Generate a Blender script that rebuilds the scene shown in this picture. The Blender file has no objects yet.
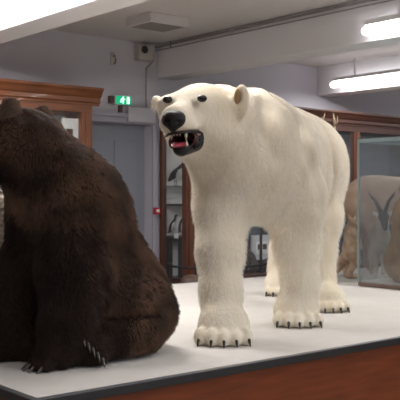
import bpy, bmesh, math, random
import numpy as np
from mathutils import Vector, Matrix, noise
random.seed(7); rng = np.random.default_rng(7)
SC = bpy.context.scene
COL = SC.collection

# ------------------------------------------------------------------ frames
TH = math.radians(50.06)
FX, FY = math.cos(TH), math.sin(TH)          # the way the camera faces, in the room's axes
RX, RY = FY, -FX                             # to its right
ROTZ = math.atan2(RY, RX)
EYE = 1.56
PZ = 0.80                                    # top of the big display platform


def room(lat, dep, z=0.0):
    return Vector((FX * dep + RX * lat, FY * dep + RY * lat, z))


# ------------------------------------------------------------------ materials
def mat(name, color, rough=0.6, metal=0.0, spec=0.5, emit=None, estr=0.0, noise_scale=None, noise_amt=0.0,
        bump=0.0, bump_scale=60.0, stretch=None, color2=None, coat=0.0, sheen=0.0):
    m = bpy.data.materials.new(name); m.use_nodes = True
    nt = m.node_tree; b = nt.nodes['Principled BSDF']
    b.inputs['Base Color'].default_value = (*color, 1)
    b.inputs['Roughness'].default_value = rough
    b.inputs['Metallic'].default_value = metal
    b.inputs['Specular IOR Level'].default_value = spec
    b.inputs['Coat Weight'].default_value = coat
    b.inputs['Sheen Weight'].default_value = sheen
    if emit:
        b.inputs['Emission Color'].default_value = (*emit, 1); b.inputs['Emission Strength'].default_value = estr
    tc = None
    if noise_scale or bump:
        tc = nt.nodes.new('ShaderNodeTexCoord'); mp = nt.nodes.new('ShaderNodeMapping')
        nt.links.new(tc.outputs['Object'], mp.inputs['Vector'])
        if stretch: mp.inputs['Scale'].default_value = stretch
    if noise_scale:
        n = nt.nodes.new('ShaderNodeTexNoise'); n.inputs['Scale'].default_value = noise_scale
        n.inputs['Detail'].default_value = 6
        nt.links.new(mp.outputs[0], n.inputs['Vector'])
        r = nt.nodes.new('ShaderNodeValToRGB')
        c2 = color2 or tuple(c * (1 - noise_amt) for c in color)
        r.color_ramp.elements[0].color = (*c2, 1); r.color_ramp.elements[0].position = .32
        r.color_ramp.elements[1].color = (*color, 1); r.color_ramp.elements[1].position = .68
        nt.links.new(n.outputs['Fac'], r.inputs['Fac']); nt.links.new(r.outputs[0], b.inputs['Base Color'])
    if bump:
        n = nt.nodes.new('ShaderNodeTexNoise'); n.inputs['Scale'].default_value = bump_scale
        n.inputs['Detail'].default_value = 4
        nt.links.new(mp.outputs[0], n.inputs['Vector'])
        bp = nt.nodes.new('ShaderNodeBump'); bp.inputs['Strength'].default_value = bump
        bp.inputs['Distance'].default_value = .01
        nt.links.new(n.outputs['Fac'], bp.inputs['Height']); nt.links.new(bp.outputs[0], b.inputs['Normal'])
    return m


def glass_mat(name, tint, haze, haze_col, ior=1.5):
    m = bpy.data.materials.new(name); m.use_nodes = True
    nt = m.node_tree; nt.nodes.clear()
    out = nt.nodes.new('ShaderNodeOutputMaterial')
    tr = nt.nodes.new('ShaderNodeBsdfTransparent'); tr.inputs[0].default_value = (*tint, 1)
    gl = nt.nodes.new('ShaderNodeBsdfGlossy'); gl.inputs['Roughness'].default_value = .02
    df = nt.nodes.new('ShaderNodeBsdfDiffuse'); df.inputs[0].default_value = (*haze_col, 1)
    fr = nt.nodes.new('ShaderNodeFresnel'); fr.inputs['IOR'].default_value = ior
    m1 = nt.nodes.new('ShaderNodeMixShader'); m1.inputs[0].default_value = haze
    m2 = nt.nodes.new('ShaderNodeMixShader')
    nt.links.new(tr.outputs[0], m1.inputs[1]); nt.links.new(df.outputs[0], m1.inputs[2])
    ge = nt.nodes.new('ShaderNodeNewGeometry'); sb = nt.nodes.new('ShaderNodeMath'); sb.operation = 'SUBTRACT'; sb.inputs[0].default_value = 1.0
    mu = nt.nodes.new('ShaderNodeMath'); mu.operation = 'MULTIPLY'
    nt.links.new(ge.outputs['Backfacing'], sb.inputs[1]); nt.links.new(fr.outputs[0], mu.inputs[0]); nt.links.new(sb.outputs[0], mu.inputs[1])
    nt.links.new(mu.outputs[0], m2.inputs[0]); nt.links.new(m1.outputs[0], m2.inputs[1]); nt.links.new(gl.outputs[0], m2.inputs[2])
    nt.links.new(m2.outputs[0], out.inputs[0])
    return m


M = {}
M['wall'] = mat('wall_paint', (.60, .59, .65), .85, noise_scale=1.5, noise_amt=.05, bump=.08, bump_scale=40)
M['ceil'] = mat('ceiling_paint', (.62, .59, .58), .9, noise_scale=1.2, noise_amt=.05)
M['beam'] = mat('beam_paint', (.78, .77, .79), .8, noise_scale=1.5, noise_amt=.04)
M['floor'] = mat('floor_boards', (.34, .25, .17), .45, noise_scale=3, noise_amt=.4, stretch=(1, 9, 1))
M['door'] = mat('door_paint', (.27, .29, .34), .5, noise_scale=3, noise_amt=.06)
M['trimpaint'] = mat('trim_paint', (.40, .40, .47), .6)
M['felt'] = mat('platform_felt', (.70, .67, .625), .95, noise_scale=9, noise_amt=.05, bump=.35, bump_scale=260, spec=.1)
M['edge'] = mat('dark_metal_edge', (.025, .024, .026), .40, metal=.2, spec=.6, noise_scale=25, noise_amt=.3)
M['lipsteel'] = mat('grey_steel_lip', (.20, .20, .215), .35, metal=.5)
M['plinth'] = mat('plinth_wood', (.205, .045, .011), .42, spec=.35, noise_scale=3, noise_amt=.35, stretch=(1.2, 1.2, 10))
M['wood'] = mat('cabinet_wood', (.22, .072, .025), .4, noise_scale=4, noise_amt=.4, stretch=(9, 9, 1), coat=.1)
M['woodh'] = mat('cabinet_wood_across', (.22, .072, .025), .4, noise_scale=4, noise_amt=.4, stretch=(1, 9, 14), coat=.1)
M['dwood'] = mat('dark_cabinet_wood', (.15, .055, .030), .4, noise_scale=4, noise_amt=.4, stretch=(9, 9, 1), coat=.1)
M['dwoodh'] = mat('dark_cabinet_wood_across', (.085, .030, .018), .4, noise_scale=4, noise_amt=.4, stretch=(1, 9, 14), coat=.1)
M['cabin'] = mat('cabinet_lining', (.66, .68, .69), .8, noise_scale=2.5, noise_amt=.12)
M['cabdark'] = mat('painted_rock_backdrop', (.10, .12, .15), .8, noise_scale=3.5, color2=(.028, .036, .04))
M['black'] = mat('black_paint', (.012, .012, .013), .45)
M['white'] = mat('white_enamel', (.75, .75, .75), .5)
M['cream'] = mat('cream_plastic', (.50, .47, .44), .5)
M['card'] = mat('white_card', (.86, .85, .83), .8)
M['red'] = mat('red_plastic', (.45, .03, .04), .4)
M['rope'] = mat('black_rope', (.02, .02, .022), .8)
M['pipe'] = mat('conduit_grey', (.26, .24, .24), .6)
M['grille'] = mat('grille_taupe', (.26, .235, .215), .7)  # plain grey-brown of the grille slats and the wall hook
M['pane'] = glass_mat('cabinet_glass', (.96, .97, .97), .03, (.6, .65, .7))
M['case'] = glass_mat('case_glass', (.86, .88, .90), .09, (.50, .52, .56))  # milky reflection of the room put in as a grey diffuse veil
M['caseedge'] = glass_mat('case_glass_edge', (.70, .80, .79), .40, (.50, .58, .58))
M['caseback'] = glass_mat('case_glass_clear', (.95, .965, .965), .02, (.55, .58, .62))
M['tube'] = mat('tube_light', (1, 1, 1), .5, emit=(1.0, .97, .98), estr=7.0)
M['signgreen'] = mat('exit_sign_green', (.0, .25, .12), .5, emit=(.0, .50, .24), estr=.75)
M['signwhite'] = mat('exit_sign_white', (.8, .95, .88), .5, emit=(.65, 1.0, .82), estr=1.6)
# animals
M['polar'] = mat('polar_skin', (.80, .73, .60), .9, noise_scale=5, color2=(.71, .62, .47), spec=.15, bump=.5, bump_scale=70, stretch=(1, 1, .35))
M['polarhair'] = mat('polar_fur', (.90, .865, .79), .75, noise_scale=5, color2=(.83, .775, .68), spec=.2, sheen=.15)
M['brown'] = mat('brown_skin', (.022, .013, .009), .95, spec=.1)
M['brownhair'] = mat('brown_fur', (.20, .110, .068), .55, noise_scale=5.5, color2=(.020, .010, .007), spec=.3)
M['brownear'] = mat('ear_skin', (.12, .08, .055), .9)
M['toplitearfur'] = mat('toplit_ear_fur', (.30, .20, .145), .6, noise_scale=20, color2=(.17, .11, .075))  # paler than the coat: light from above painted into the ears
M['shadedlegfur'] = mat('shaded_leg_fur', (.045, .025, .017), .6, noise_scale=6, color2=(.014, .008, .006), spec=.25)
M['rail'] = mat('case_rail_wood', (.23, .15, .12), .45, noise_scale=5, noise_amt=.3, stretch=(8, 1, 1))
M['nose'] = mat('black_nose_leather', (.008, .0075, .008), .55, spec=.3, bump=.4, bump_scale=160)
M['lip'] = mat('black_lip', (.022, .021, .023), .5, noise_scale=25, color2=(.012, .011, .012), spec=.35)
M['mouth'] = mat('mouth_lining', (.09, .018, .02), .45)
M['tongue'] = mat('tongue_pink', (.42, .055, .08), .35)
M['tooth'] = mat('tooth_ivory', (.62, .55, .42), .35)
M['eye'] = mat('glass_eye', (.008, .006, .005), .08)
M['claw'] = mat('black_claw', (.022, .019, .018), .3)
M['claw2'] = mat('horn_claw', (.075, .062, .055), .3)
M['earin'] = mat('inner_ear', (.33, .21, .11), .9)
M['tan'] = mat('tan_fur', (.40, .27, .17), .95, noise_scale=9, color2=(.27, .17, .10), spec=.1, bump=.6, bump_scale=60)
M['cub'] = mat('cub_fur', (.40, .25, .13), .95, noise_scale=9, color2=(.30, .18, .09), spec=.1, bump=.6, bump_scale=60)
M['ltan'] = mat('light_tan_fur', (.60, .46, .35), .95, noise_scale=16, color2=(.42, .29, .20), spec=.1)
M['beige'] = mat('beige_hide', (.47, .35, .26), .9, noise_scale=6, color2=(.36, .25, .18), spec=.1, bump=.3, bump_scale=40)
M['pale'] = mat('pale_streaked_fur', (.62, .53, .43), .95, noise_scale=9, color2=(.10, .075, .06), spec=.1, stretch=(1, 1, 4.2))
M['deer'] = mat('deer_fur', (.24, .15, .09), .95, noise_scale=8, color2=(.16, .10, .06), spec=.1)
M['antler'] = mat('antler_bone', (.52, .42, .28), .6, noise_scale=30, noise_amt=.4)
M['antelope'] = mat('antelope_fur', (.66, .60, .52), .95, noise_scale=6, color2=(.36, .31, .26), spec=.1)
M['dkfur'] = mat('dark_face_fur', (.05, .04, .036), .9)
M['horn'] = mat('black_horn', (.03, .027, .025), .5)
M['plume'] = mat('dark_plumage', (.035, .033, .035), .7, noise_scale=30, noise_amt=.4)
M['whitefur'] = mat('white_plumage', (.62, .60, .57), .9)
M['beak'] = mat('beak_horn', (.20, .15, .09), .5)
M['stone'] = mat('grey_stone', (.17, .145, .13), .9, noise_scale=9, color2=(.09, .075, .065), bump=.8, bump_scale=14)
M['leather'] = mat('brown_leather', (.12, .075, .055), .5, noise_scale=20, noise_amt=.2)
M['foliage'] = mat('dark_foliage', (.03, .055, .03), .8, noise_scale=20, noise_amt=.6)


# ------------------------------------------------------------------ object helpers
def link(name, me, material=None, parent=None, smooth=False):
    o = bpy.data.objects.new(name, me); COL.objects.link(o)
    if material: me.materials.append(material)
    if smooth:
        me.polygons.foreach_set('use_smooth', np.ones(len(me.polygons), dtype=bool))
    if parent: o.parent = parent
    return o


def ob(name, bm, material, parent=None, smooth=False, bevel=0.0, loc=None):
    bmesh.ops.recalc_face_normals(bm, faces=bm.faces)
    me = bpy.data.meshes.new(name); bm.to_mesh(me); bm.free()
    o = link(name, me, material, parent, smooth)
    if loc is not None: o.location = loc
    if bevel:
        b = o.modifiers.new('bevel', 'BEVEL'); b.width = bevel; b.segments = 2; b.limit_method = 'ANGLE'
    return o


def tag(o, label=None, cat=None, group=None, kind=None):
    if label: o['label'] = label
    if cat: o['category'] = cat
    if group: o['group'] = group
    if kind: o['kind'] = kind
    return o


def empty(name, loc, rz=0.0, label=None, cat=None, group=None):
    o = bpy.data.objects.new(name, None); COL.objects.link(o)
    o.location = loc; o.rotation_euler = (0, 0, rz); o.empty_display_size = .1
    return tag(o, label, cat, group)


def box(bm, x0, x1, y0, y1, z0, z1):
    vs = [bm.verts.new((x, y, z)) for x in (x0, x1) for y in (y0, y1) for z in (z0, z1)]
    for f in ((0, 1, 3, 2), (4, 6, 7, 5), (0, 4, 5, 1), (2, 3, 7, 6), (0, 2, 6, 4), (1, 5, 7, 3)):
        bm.faces.new([vs[i] for i in f])
    return bm


def boxes(*bs):
    bm = bmesh.new()
    for b in bs: box(bm, *b)
    return bm


def tube(bm, pts, rads, n=10, cap=True):
    pts = [Vector(p) for p in pts]
    rings = []
    up = Vector((0.13, 0.31, 1)).normalized()
    for i, p in enumerate(pts):
        t = (pts[min(i + 1, len(pts) - 1)] - pts[max(i - 1, 0)]).normalized()
        if abs(t.dot(up)) > .97: a = t.cross(Vector((1, .2, 0))).normalized()
        else: a = t.cross(up).normalized()
        b = t.cross(a)
        r = rads[i] if isinstance(rads, (list, tuple)) else rads
        rings.append([bm.verts.new(p + a * r * math.cos(2 * math.pi * k / n) + b * r * math.sin(2 * math.pi * k / n)) for k in range(n)])
    for r0, r1 in zip(rings, rings[1:]):
        for k in range(n):
            bm.faces.new((r0[k], r0[(k + 1) % n], r1[(k + 1) % n], r1[k]))
    if cap:
        bm.faces.new(rings[0]); bm.faces.new(rings[-1])
    return bm


def lathe(bm, prof, c=(0, 0, 0), n=24):
    rings = [[bm.verts.new((c[0] + r * math.cos(2 * math.pi * k / n), c[1] + r * math.sin(2 * math.pi * k / n), c[2] + z)) for k in range(n)] for r, z in prof]
    for r0, r1 in zip(rings, rings[1:]):
        for k in range(n):
            bm.faces.new((r0[k], r0[(k + 1) % n], r1[(k + 1) % n], r1[k]))
    bm.faces.new(rings[0]); bm.faces.new(rings[-1])
    return bm


def extrude_profile(bm, prof, axis, a, b):
    """prof: list of (u, z); axis 'x': the profile lies in y-z and runs along x from a to b; 'y': it lies in x-z."""
    f = (lambda t, u, z: (t, u, z)) if axis == 'x' else (lambda t, u, z: (u, t, z))
    r0 = [bm.verts.new(f(a, u, z)) for u, z in prof]; r1 = [bm.verts.new(f(b, u, z)) for u, z in prof]
    n = len(prof)
    for k in range(n): bm.faces.new((r0[k], r0[(k + 1) % n], r1[(k + 1) % n], r1[k]))
    bm.faces.new(r0); bm.faces.new(r1)
    return bm


# ------------------------------------------------------------------ sculpting: signed distances meshed by surface nets
class Sculpt:
    def __init__(s, lo, hi, h):
        s.h = h; s.o = np.array(lo, float) - 2 * h
        s.n = np.ceil((np.array(hi, float) + 2 * h - s.o) / h).astype(int) + 1
        s.f = np.full(s.n, 1.0, np.float32)
        s.ax = [s.o[i] + h * np.arange(s.n[i]) for i in range(3)]

    def _blk(s, lo, hi, pad):
        a = np.clip(np.floor((np.array(lo) - pad - s.o) / s.h).astype(int), 0, s.n)
        b = np.clip(np.ceil((np.array(hi) + pad - s.o) / s.h).astype(int) + 1, 0, s.n)
        sl = tuple(slice(int(a[i]), int(b[i])) for i in range(3))
        X, Y, Z = np.meshgrid(*[s.ax[i][sl[i]].astype(np.float32) for i in range(3)], indexing='ij', sparse=True)
        return sl, X, Y, Z

    def _put(s, sl, d, k, sub):
        g = s.f[sl]
        if g.size == 0: return
        if sub: d = -d
        if k > 1e-6:
            hh = np.maximum(k - np.abs(g - d), 0) / k
            q = hh * hh * k * .25
            s.f[sl] = np.maximum(g, d) + q if sub else np.minimum(g, d) - q
        else:
            s.f[sl] = np.maximum(g, d) if sub else np.minimum(g, d)

    def cone(s, a, b, ra, rb, k=.06, sub=False):
        a = np.array(a, float); b = np.array(b, float); r = max(ra, rb)
        sl, X, Y, Z = s._blk(np.minimum(a, b) - r, np.maximum(a, b) + r, k + 3 * s.h)
        ab = b - a; L = ab @ ab
        t = np.clip(((X - a[0]) * ab[0] + (Y - a[1]) * ab[1] + (Z - a[2]) * ab[2]) / L, 0, 1)
        d = np.sqrt((X - a[0] - t * ab[0]) ** 2 + (Y - a[1] - t * ab[1]) ** 2 + (Z - a[2] - t * ab[2]) ** 2) - (ra + (rb - ra) * t)
        s._put(sl, d, k, sub); return s

    def ell(s, c, r, yaw=0., pitch=0., roll=0., k=.06, sub=False):
        c = np.array(c, float); r = np.array(r, float); R = r.max()
        sl, X, Y, Z = s._blk(c - R, c + R, k + 3 * s.h)
        m = np.array((Matrix.Rotation(yaw, 3, 'Z') @ Matrix.Rotation(pitch, 3, 'X') @ Matrix.Rotation(roll, 3, 'Y')).transposed())
        x, y, z = X - c[0], Y - c[1], Z - c[2]
        p = [m[i][0] * x + m[i][1] * y + m[i][2] * z for i in range(3)]
        k0 = np.sqrt(sum((p[i] / r[i]) ** 2 for i in range(3))) + 1e-6
        k1 = np.sqrt(sum((p[i] / r[i] ** 2) ** 2 for i in range(3))) + 1e-6
        s._put(sl, k0 * (k0 - 1) / k1, k, sub); return s

    def sph(s, c, r, k=.06, sub=False): return s.ell(c, (r, r, r), k=k, sub=sub)

    def chain(s, pts, k=.06):
        for (a, b) in zip(pts, pts[1:]): s.cone(a[:3], b[:3], a[3], b[3], k)
        return s

    def flat(s, z=0.0):
        s.f = np.maximum(s.f, (z - s.ax[2].astype(np.float32))[None, None, :]); return s

    def mesh(s, name, wob=None, org=(0, 0, 0), smooth=2):
        f = s.f; S = f < 0
        n0, n1, n2 = f.shape
        cnt = np.zeros((n0 - 1, n1 - 1, n2 - 1), np.int8)
        for dx in (0, 1):
            for dy in (0, 1):
                for dz in (0, 1):
                    cnt += S[dx:n0 - 1 + dx, dy:n1 - 1 + dy, dz:n2 - 1 + dz]
        ci = np.argwhere((cnt > 0) & (cnt < 8))
        idx = np.full(cnt.shape, -1, np.int64); idx[tuple(ci.T)] = np.arange(len(ci))
        acc = np.zeros((len(ci), 3)); num = np.zeros(len(ci))
        C = [(x, y, z) for x in (0, 1) for y in (0, 1) for z in (0, 1)]
        for a in C:
            for ax in range(3):
                if a[ax] == 1: continue
                b = list(a); b[ax] = 1
                fa = f[ci[:, 0] + a[0], ci[:, 1] + a[1], ci[:, 2] + a[2]]; fb = f[ci[:, 0] + b[0], ci[:, 1] + b[1], ci[:, 2] + b[2]]
                cr = (fa < 0) != (fb < 0)
                t = np.where(cr, fa / np.where(cr, fa - fb, 1), 0)
                p = np.array(a, float)[None, :].repeat(len(ci), 0); p[:, ax] += t
                acc += np.where(cr[:, None], p, 0); num += cr
        V = (ci + acc / num[:, None]) * s.h + s.o
        quads = []
        for ax in range(3):
            u, w = (ax + 1) % 3, (ax + 2) % 3
            sa = [slice(None)] * 3; sb = [slice(None)] * 3
            sa[ax] = slice(0, -1); sb[ax] = slice(1, None)
            E = np.argwhere(S[tuple(sa)] != S[tuple(sb)])
            E = E[(E[:, u] > 0) & (E[:, w] > 0) & (E[:, u] < f.shape[u] - 1) & (E[:, w] < f.shape[w] - 1)]
            inside = S[tuple(E.T)]
            def cell(du, dw):
                e = E.copy(); e[:, u] += du; e[:, w] += dw
                return idx[tuple(e.T)]
            q = np.stack([cell(-1, -1), cell(0, -1), cell(0, 0), cell(-1, 0)], 1)
            q[~inside] = q[~inside][:, ::-1]
            quads.append(q)
        Q = np.concatenate(quads)
        for _ in range(smooth):                       # light Laplacian smoothing over quad edges
            A = np.zeros_like(V); N = np.zeros(len(V))
            for i, j in ((0, 1), (1, 2), (2, 3), (3, 0)):
                np.add.at(A, Q[:, i], V[Q[:, j]]); np.add.at(N, Q[:, i], 1)
                np.add.at(A, Q[:, j], V[Q[:, i]]); np.add.at(N, Q[:, j], 1)
            V = .5 * V + .5 * A / N[:, None]
        if wob is not None:
            e1 = V[Q[:, 2]] - V[Q[:, 0]]; e2 = V[Q[:, 3]] - V[Q[:, 1]]
            fn = np.cross(e1, e2); Nn = np.zeros_like(V)
            for i in range(4): np.add.at(Nn, Q[:, i], fn)
            Nn /= np.linalg.norm(Nn, axis=1)[:, None] + 1e-9
            V = V + Nn * wob(V)[:, None]
            V[:, 2] = np.maximum(V[:, 2], .001)
        V = V - np.array(org)
        me = bpy.data.meshes.new(name)
        me.vertices.add(len(V)); me.vertices.foreach_set('co', V.astype(np.float32).ravel())
        me.loops.add(len(Q) * 4); me.loops.foreach_set('vertex_index', Q.astype(np.int32).ravel())
        me.polygons.add(len(Q)); me.polygons.foreach_set('loop_start', np.arange(0, len(Q) * 4, 4, dtype=np.int32))
        me.update(calc_edges=True); me.validate()
        return me


def fbm(V, scale, seed, stretch=(1, 1, 1)):
    s = np.array(stretch) * scale
    off = Vector((seed * 3.1, seed * 1.7, seed * 5.3))
    return np.array([noise.noise(Vector(v) + off) for v in (V * s)])


def vgroup(o, name, w):
    g = o.vertex_groups.new(name=name)
    q = np.clip(np.round(w * 10), 0, 10).astype(int)
    for lv in range(1, 11):
        ids = np.nonzero(q == lv)[0].tolist()
        if ids: g.add(ids, lv / 10, 'REPLACE')
    return g


def fur(o, material, count, length, kids, radius, align, brown=.02, clump=.3, rough=.02, dens=None, leng=None, seed=1):
    o.data.materials.append(material)
    m = o.modifiers.new('fur', 'PARTICLE_SYSTEM'); ps = o.particle_systems[-1]; st = ps.settings
    ps.seed = seed
    st.type = 'HAIR'; st.use_advanced_hair = True; st.count = count; st.hair_length = length
    st.emit_from = 'FACE'; st.use_emit_random = True; st.use_even_distribution = True; st.distribution = 'RAND'
    st.hair_step = 4; st.render_step = 3; st.display_step = 2
    st.normal_factor = .55 * length / 4; st.object_align_factor = [a * length / 4 for a in align]   # a strand is four times this long
    st.brownian_factor = 0; st.factor_random = brown * length / 4
    st.length_random = .35
    st.root_radius = 1.0; st.tip_radius = .15; st.radius_scale = radius
    st.material = len(o.data.materials)
    if kids:
        st.child_type = 'INTERPOLATED'; st.rendered_child_count = kids; st.child_percent = kids
        st.clump_factor = clump; st.clump_shape = -.1
        st.roughness_1 = rough; st.roughness_1_size = .6; st.roughness_2 = rough * .8; st.roughness_2_size = .3
        st.child_length = 1.0
    if dens is not None:
        vgroup(o, 'density_%d' % seed, dens); ps.vertex_group_density = 'density_%d' % seed
    if leng is not None:
        vgroup(o, 'length_%d' % seed, leng); ps.vertex_group_length = 'length_%d' % seed
    return ps


# ================================================================== ROOM
X0, X1, Y0, YW, ZC = -2.2, 13.0, -2.6, 7.59, 3.22


def struct(name, bm, m, **k):
    return tag(ob(name, bm, m, **k), kind='structure')


struct('floor', boxes((X0 - .2, X1 + .2, Y0 - .2, YW + .6, -.12, 0)), M['floor'])
struct('ceiling', boxes((X0 - .2, X1 + .2, Y0 - .2, YW + .2, ZC, ZC + .15)), M['ceil'])
DX0, DX1, DZ = 4.74, 5.66, 2.33
struct('wall_back', boxes((X0 - .2, DX0, YW, YW + .2, 0, ZC), (DX1, X1 + .2, YW, YW + .2, 0, ZC), (DX0, DX1, YW, YW + .2, DZ, ZC)), M['wall'])
WINS = [(-1.4, .6), (1.4, 3.4), (4.2, 6.2), (7.0, 9.0), (9.8, 11.8)]
WZ0, WZ1 = .9, 2.80
wbx = [(X0 - .2, X1 + .2, Y0 - .2, Y0, 0, WZ0), (X0 - .2, X1 + .2, Y0 - .2, Y0, WZ1, ZC)]
edges = [X0 - .2] + [v for w_ in WINS for v in w_] + [X1 + .2]
wbx += [(edges[i], edges[i + 1], Y0 - .2, Y0, WZ0, WZ1) for i in range(0, len(edges), 2)]
struct('wall_front', boxes(*wbx), M['wall'])
for i, (a_, b_) in enumerate(WINS):
    m_ = (a_ + b_) / 2
    struct('window_%d' % (i + 1), boxes((a_, a_ + .05, Y0 - .12, Y0 - .06, WZ0, WZ1), (b_ - .05, b_, Y0 - .12, Y0 - .06, WZ0, WZ1), (m_ - .03, m_ + .03, Y0 - .12, Y0 - .06, WZ0, WZ1),
           (a_ + .05, b_ - .05, Y0 - .12, Y0 - .06, WZ0, WZ0 + .05), (a_ + .05, b_ - .05, Y0 - .12, Y0 - .06, WZ1 - .03, WZ1)), M['white'])
struct('wall_left', boxes((X0 - .2, X0, Y0, YW, 0, ZC)), M['wall'])
struct('wall_right', boxes((X1, X1 + .2, Y0, YW, 0, ZC)), M['wall'])
struct('baseboard_back', boxes((X0, 4.0, YW - .02, YW, 0, .14)), M['trimpaint'])
for bx0 in (.53, 3.13, 5.735, 8.33, 10.93):
    struct('ceiling_beam', boxes((bx0, bx0 + .28, Y0, YW, 2.85, ZC)), M['beam'], bevel=.008)
# the recessed door with its casing
d = struct('door_1', boxes((DX0, DX1, YW + .13, YW + .17, 0, DZ)), M['door'])
bm = boxes((DX0 + .10, DX0 + .41, YW + .118, YW + .13, .25, 1.0), (DX0 + .51, DX0 + .82, YW + .118, YW + .13, .25, 1.0),
           (DX0 + .10, DX0 + .41, YW + .118, YW + .13, 1.15, 2.15), (DX0 + .51, DX0 + .82, YW + .118, YW + .13, 1.15, 2.15))
ob('door_panel', bm, M['door'], d, bevel=.008)
bm = bmesh.new(); tube(bm, [(DX0 + .06, YW + .13, 1.05), (DX0 + .06, YW + .07, 1.05), (DX0 + .17, YW + .07, 1.05)], .011)
ob('door_handle', bm, M['cream'], d)
t = struct('trim_1', boxes((DX0 - .08, DX1 + .02, YW - .035, YW, DZ, DZ + .10), (DX0 - .11, DX1 - .22, YW - .075, YW, DZ + .06, DZ + .10),
                           (DX0 - .08, DX0, YW - .03, YW, 0, DZ), (DX1, DX1 + .06, YW - .03, YW, 0, DZ)), M['trimpaint'], bevel=.006)
struct('trim_2', boxes((5.30, 5.67, YW - .08, YW - .036, DZ + .015, DZ + .17)), M['wall'], bevel=.006)

# fittings on the wall and the ceiling
b = empty('ceiling_vent', (4.865, 6.43, 3.13), 0, 'pale square air vent with a dark grille hanging under the ceiling', 'vent')
ob('housing', boxes((-.225, .225, -.19, .19, .012, .09)), M['ceil'], b, bevel=.006)
bm = boxes((-.225, .225, -.19, -.165, 0, .012), (-.225, .225, .165, .19, 0, .012), (-.225, -.2, -.165, .165, 0, .012), (.2, .225, -.165, .165, 0, .012))
ob('frame', bm, M['ceil'], b)
bm = bmesh.new()
for k in range(11):
    y = -.155 + k * .031; box(bm, -.2, .2, y, y + .012, .001, .011)
ob('grille', bm, M['grille'], b)

wb = empty('wall_speaker', (5.52, YW, 3.015), 0, 'small beige wall box with a dark round face beside the beam', 'speaker')
ob('case', boxes((-.10, .10, -.10, 0, -.0, .17)), M['cream'], wb, bevel=.008)
bm = bmesh.new(); lathe(bm, [(.001, 0), (.036, .0), (.042, .006), (.042, .012)], n=24)
bmesh.ops.rotate(bm, verts=bm.verts, matrix=Matrix.Rotation(math.pi / 2, 3, 'X'))
ob('speaker_cone', bm, M['black'], wb, loc=(-.03, -.1, .11))
bm = bmesh.new(); tube(bm, [(5.622, YW - .03, 3.13), (5.66, YW - .04, 3.11), (5.665, YW - .04, 3.03), (5.62, YW - .02, 2.98), (5.58, YW - .012, 2.95), (5.58, YW - .012, 2.52)], .007, 6)
tag(ob('cable', bm, M['cream'], smooth=True), 'thin pale cable running down the wall from the speaker box', 'cable')
bm = bmesh.new()
tube(bm, [(5.70, YW - .02, 3.185), (5.70, 1.0, 3.188)], .012, 8); tube(bm, [(5.70, YW - .02, 3.145), (5.70, 1.0, 3.15)], .006, 8)
for k in range(3):
    box(bm, 5.694, 5.708, 7.3 - k * 3, 7.308 - k * 3, 3.15, ZC)
tag(ob('conduit', bm, M['pipe'], smooth=False), 'long grey conduit pipe along the top of the beam', 'pipe')
h = empty('wall_hook', (5.145, YW, 3.00), 0, 'small metal hook on the wall above the exit sign', 'hook')
ob('plate', boxes((-.03, .03, -.012, 0, -.06, .07)), M['cream'], h, bevel=.004)
bm = bmesh.new(); tube(bm, [(0, -.01, .03), (0, -.05, .03), (0, -.06, 0), (0, -.055, -.04), (0, -.03, -.05)], .008, 8)
ob('hook', bm, M['grille'], h)

# exit sign: a lit green box with a running figure
e = empty('exit_sign', (5.235, YW, 2.565), 0, 'lit green emergency exit sign with a running man above the door', 'sign')
ob('housing', boxes((-.105, .105, -.075, -.01, -.05, .05)), M['white'], e, bevel=.006)
ob('bracket', boxes((-.02, .02, -.03, 0, -.125, -.05)), M['leather'], e)
ob('junction_box', boxes((-.15, -.106, -.06, 0, -.035, .04)), M['leather'], e)
ob('face', boxes((-.098, .098, -.079, -.0745, -.044, .044)), M['signgreen'], e)
bm = bmesh.new()
lathe(bm, [(.001, -.002), (.009, -.002), (.009, .001), (.001, .001)], n=14)
bmesh.ops.rotate(bm, verts=bm.verts, matrix=Matrix.Rotation(math.pi / 2, 3, 'X'))
bmesh.ops.translate(bm, verts=bm.verts, vec=(-.008, -.081, .029))
for pts in ([(-.011, .017), (-.020, -.006)], [(-.018, -.004), (-.004, -.018), (-.012, -.036)], [(-.020, -.006), (-.034, -.020), (-.048, -.020)],
            [(-.012, .015), (.004, .006), (.014, .012)], [(-.014, .015), (-.030, .012), (-.036, -.002)]):
    tube(bm, [(x, -.081, z) for x, z in pts], .0052, 6)
ob('running_figure', bm, M['signwhite'], e)
bm = boxes((.040, .072, -.082, -.079, -.036, .036))
ob('doorway_symbol', bm, M['signwhite'], e)

a = empty('fire_alarm_button', (5.69, YW - .03, 1.385), 0, 'red fire alarm call point on the wall by the bird cabinet', 'alarm')
ob('housing', boxes((-.036, .036, -.05, 0, -.038, .038)), M['red'], a, bevel=.006)
ob('window_plate', boxes((-.022, .022, -.053, -.05, -.015, .018)), M['card'], a)

# fluorescent battens
LAMPS = []


def batten(x, y0, y1, z, label, up=False, power=40):
    e = empty('fluorescent_light', (x, (y0 + y1) / 2, z), 0, label, 'light', 'ceiling tube lights')
    L = (y1 - y0) / 2
    bm = boxes((-.035, .035, -L + .04, L - .04, .045, .085))
    ob('housing', bm, M['white'], e)
    bm = bmesh.new(); tube(bm, [(0, -L, 0), (0, -L + .012, 0), (0, -L + .04, 0), (0, L - .04, 0), (0, L - .012, 0), (0, L, 0)], [.022, .034, .039, .039, .034, .022], 16)
    ob('tube', bm, M['tube'], e, smooth=True)
    for s in (-1, 1):
        ob('hanger', boxes((-.010, .010, s * L * .8 - .010, s * L * .8 + .010, .085, ZC - z)), M['beam'], e)
    return e


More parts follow.
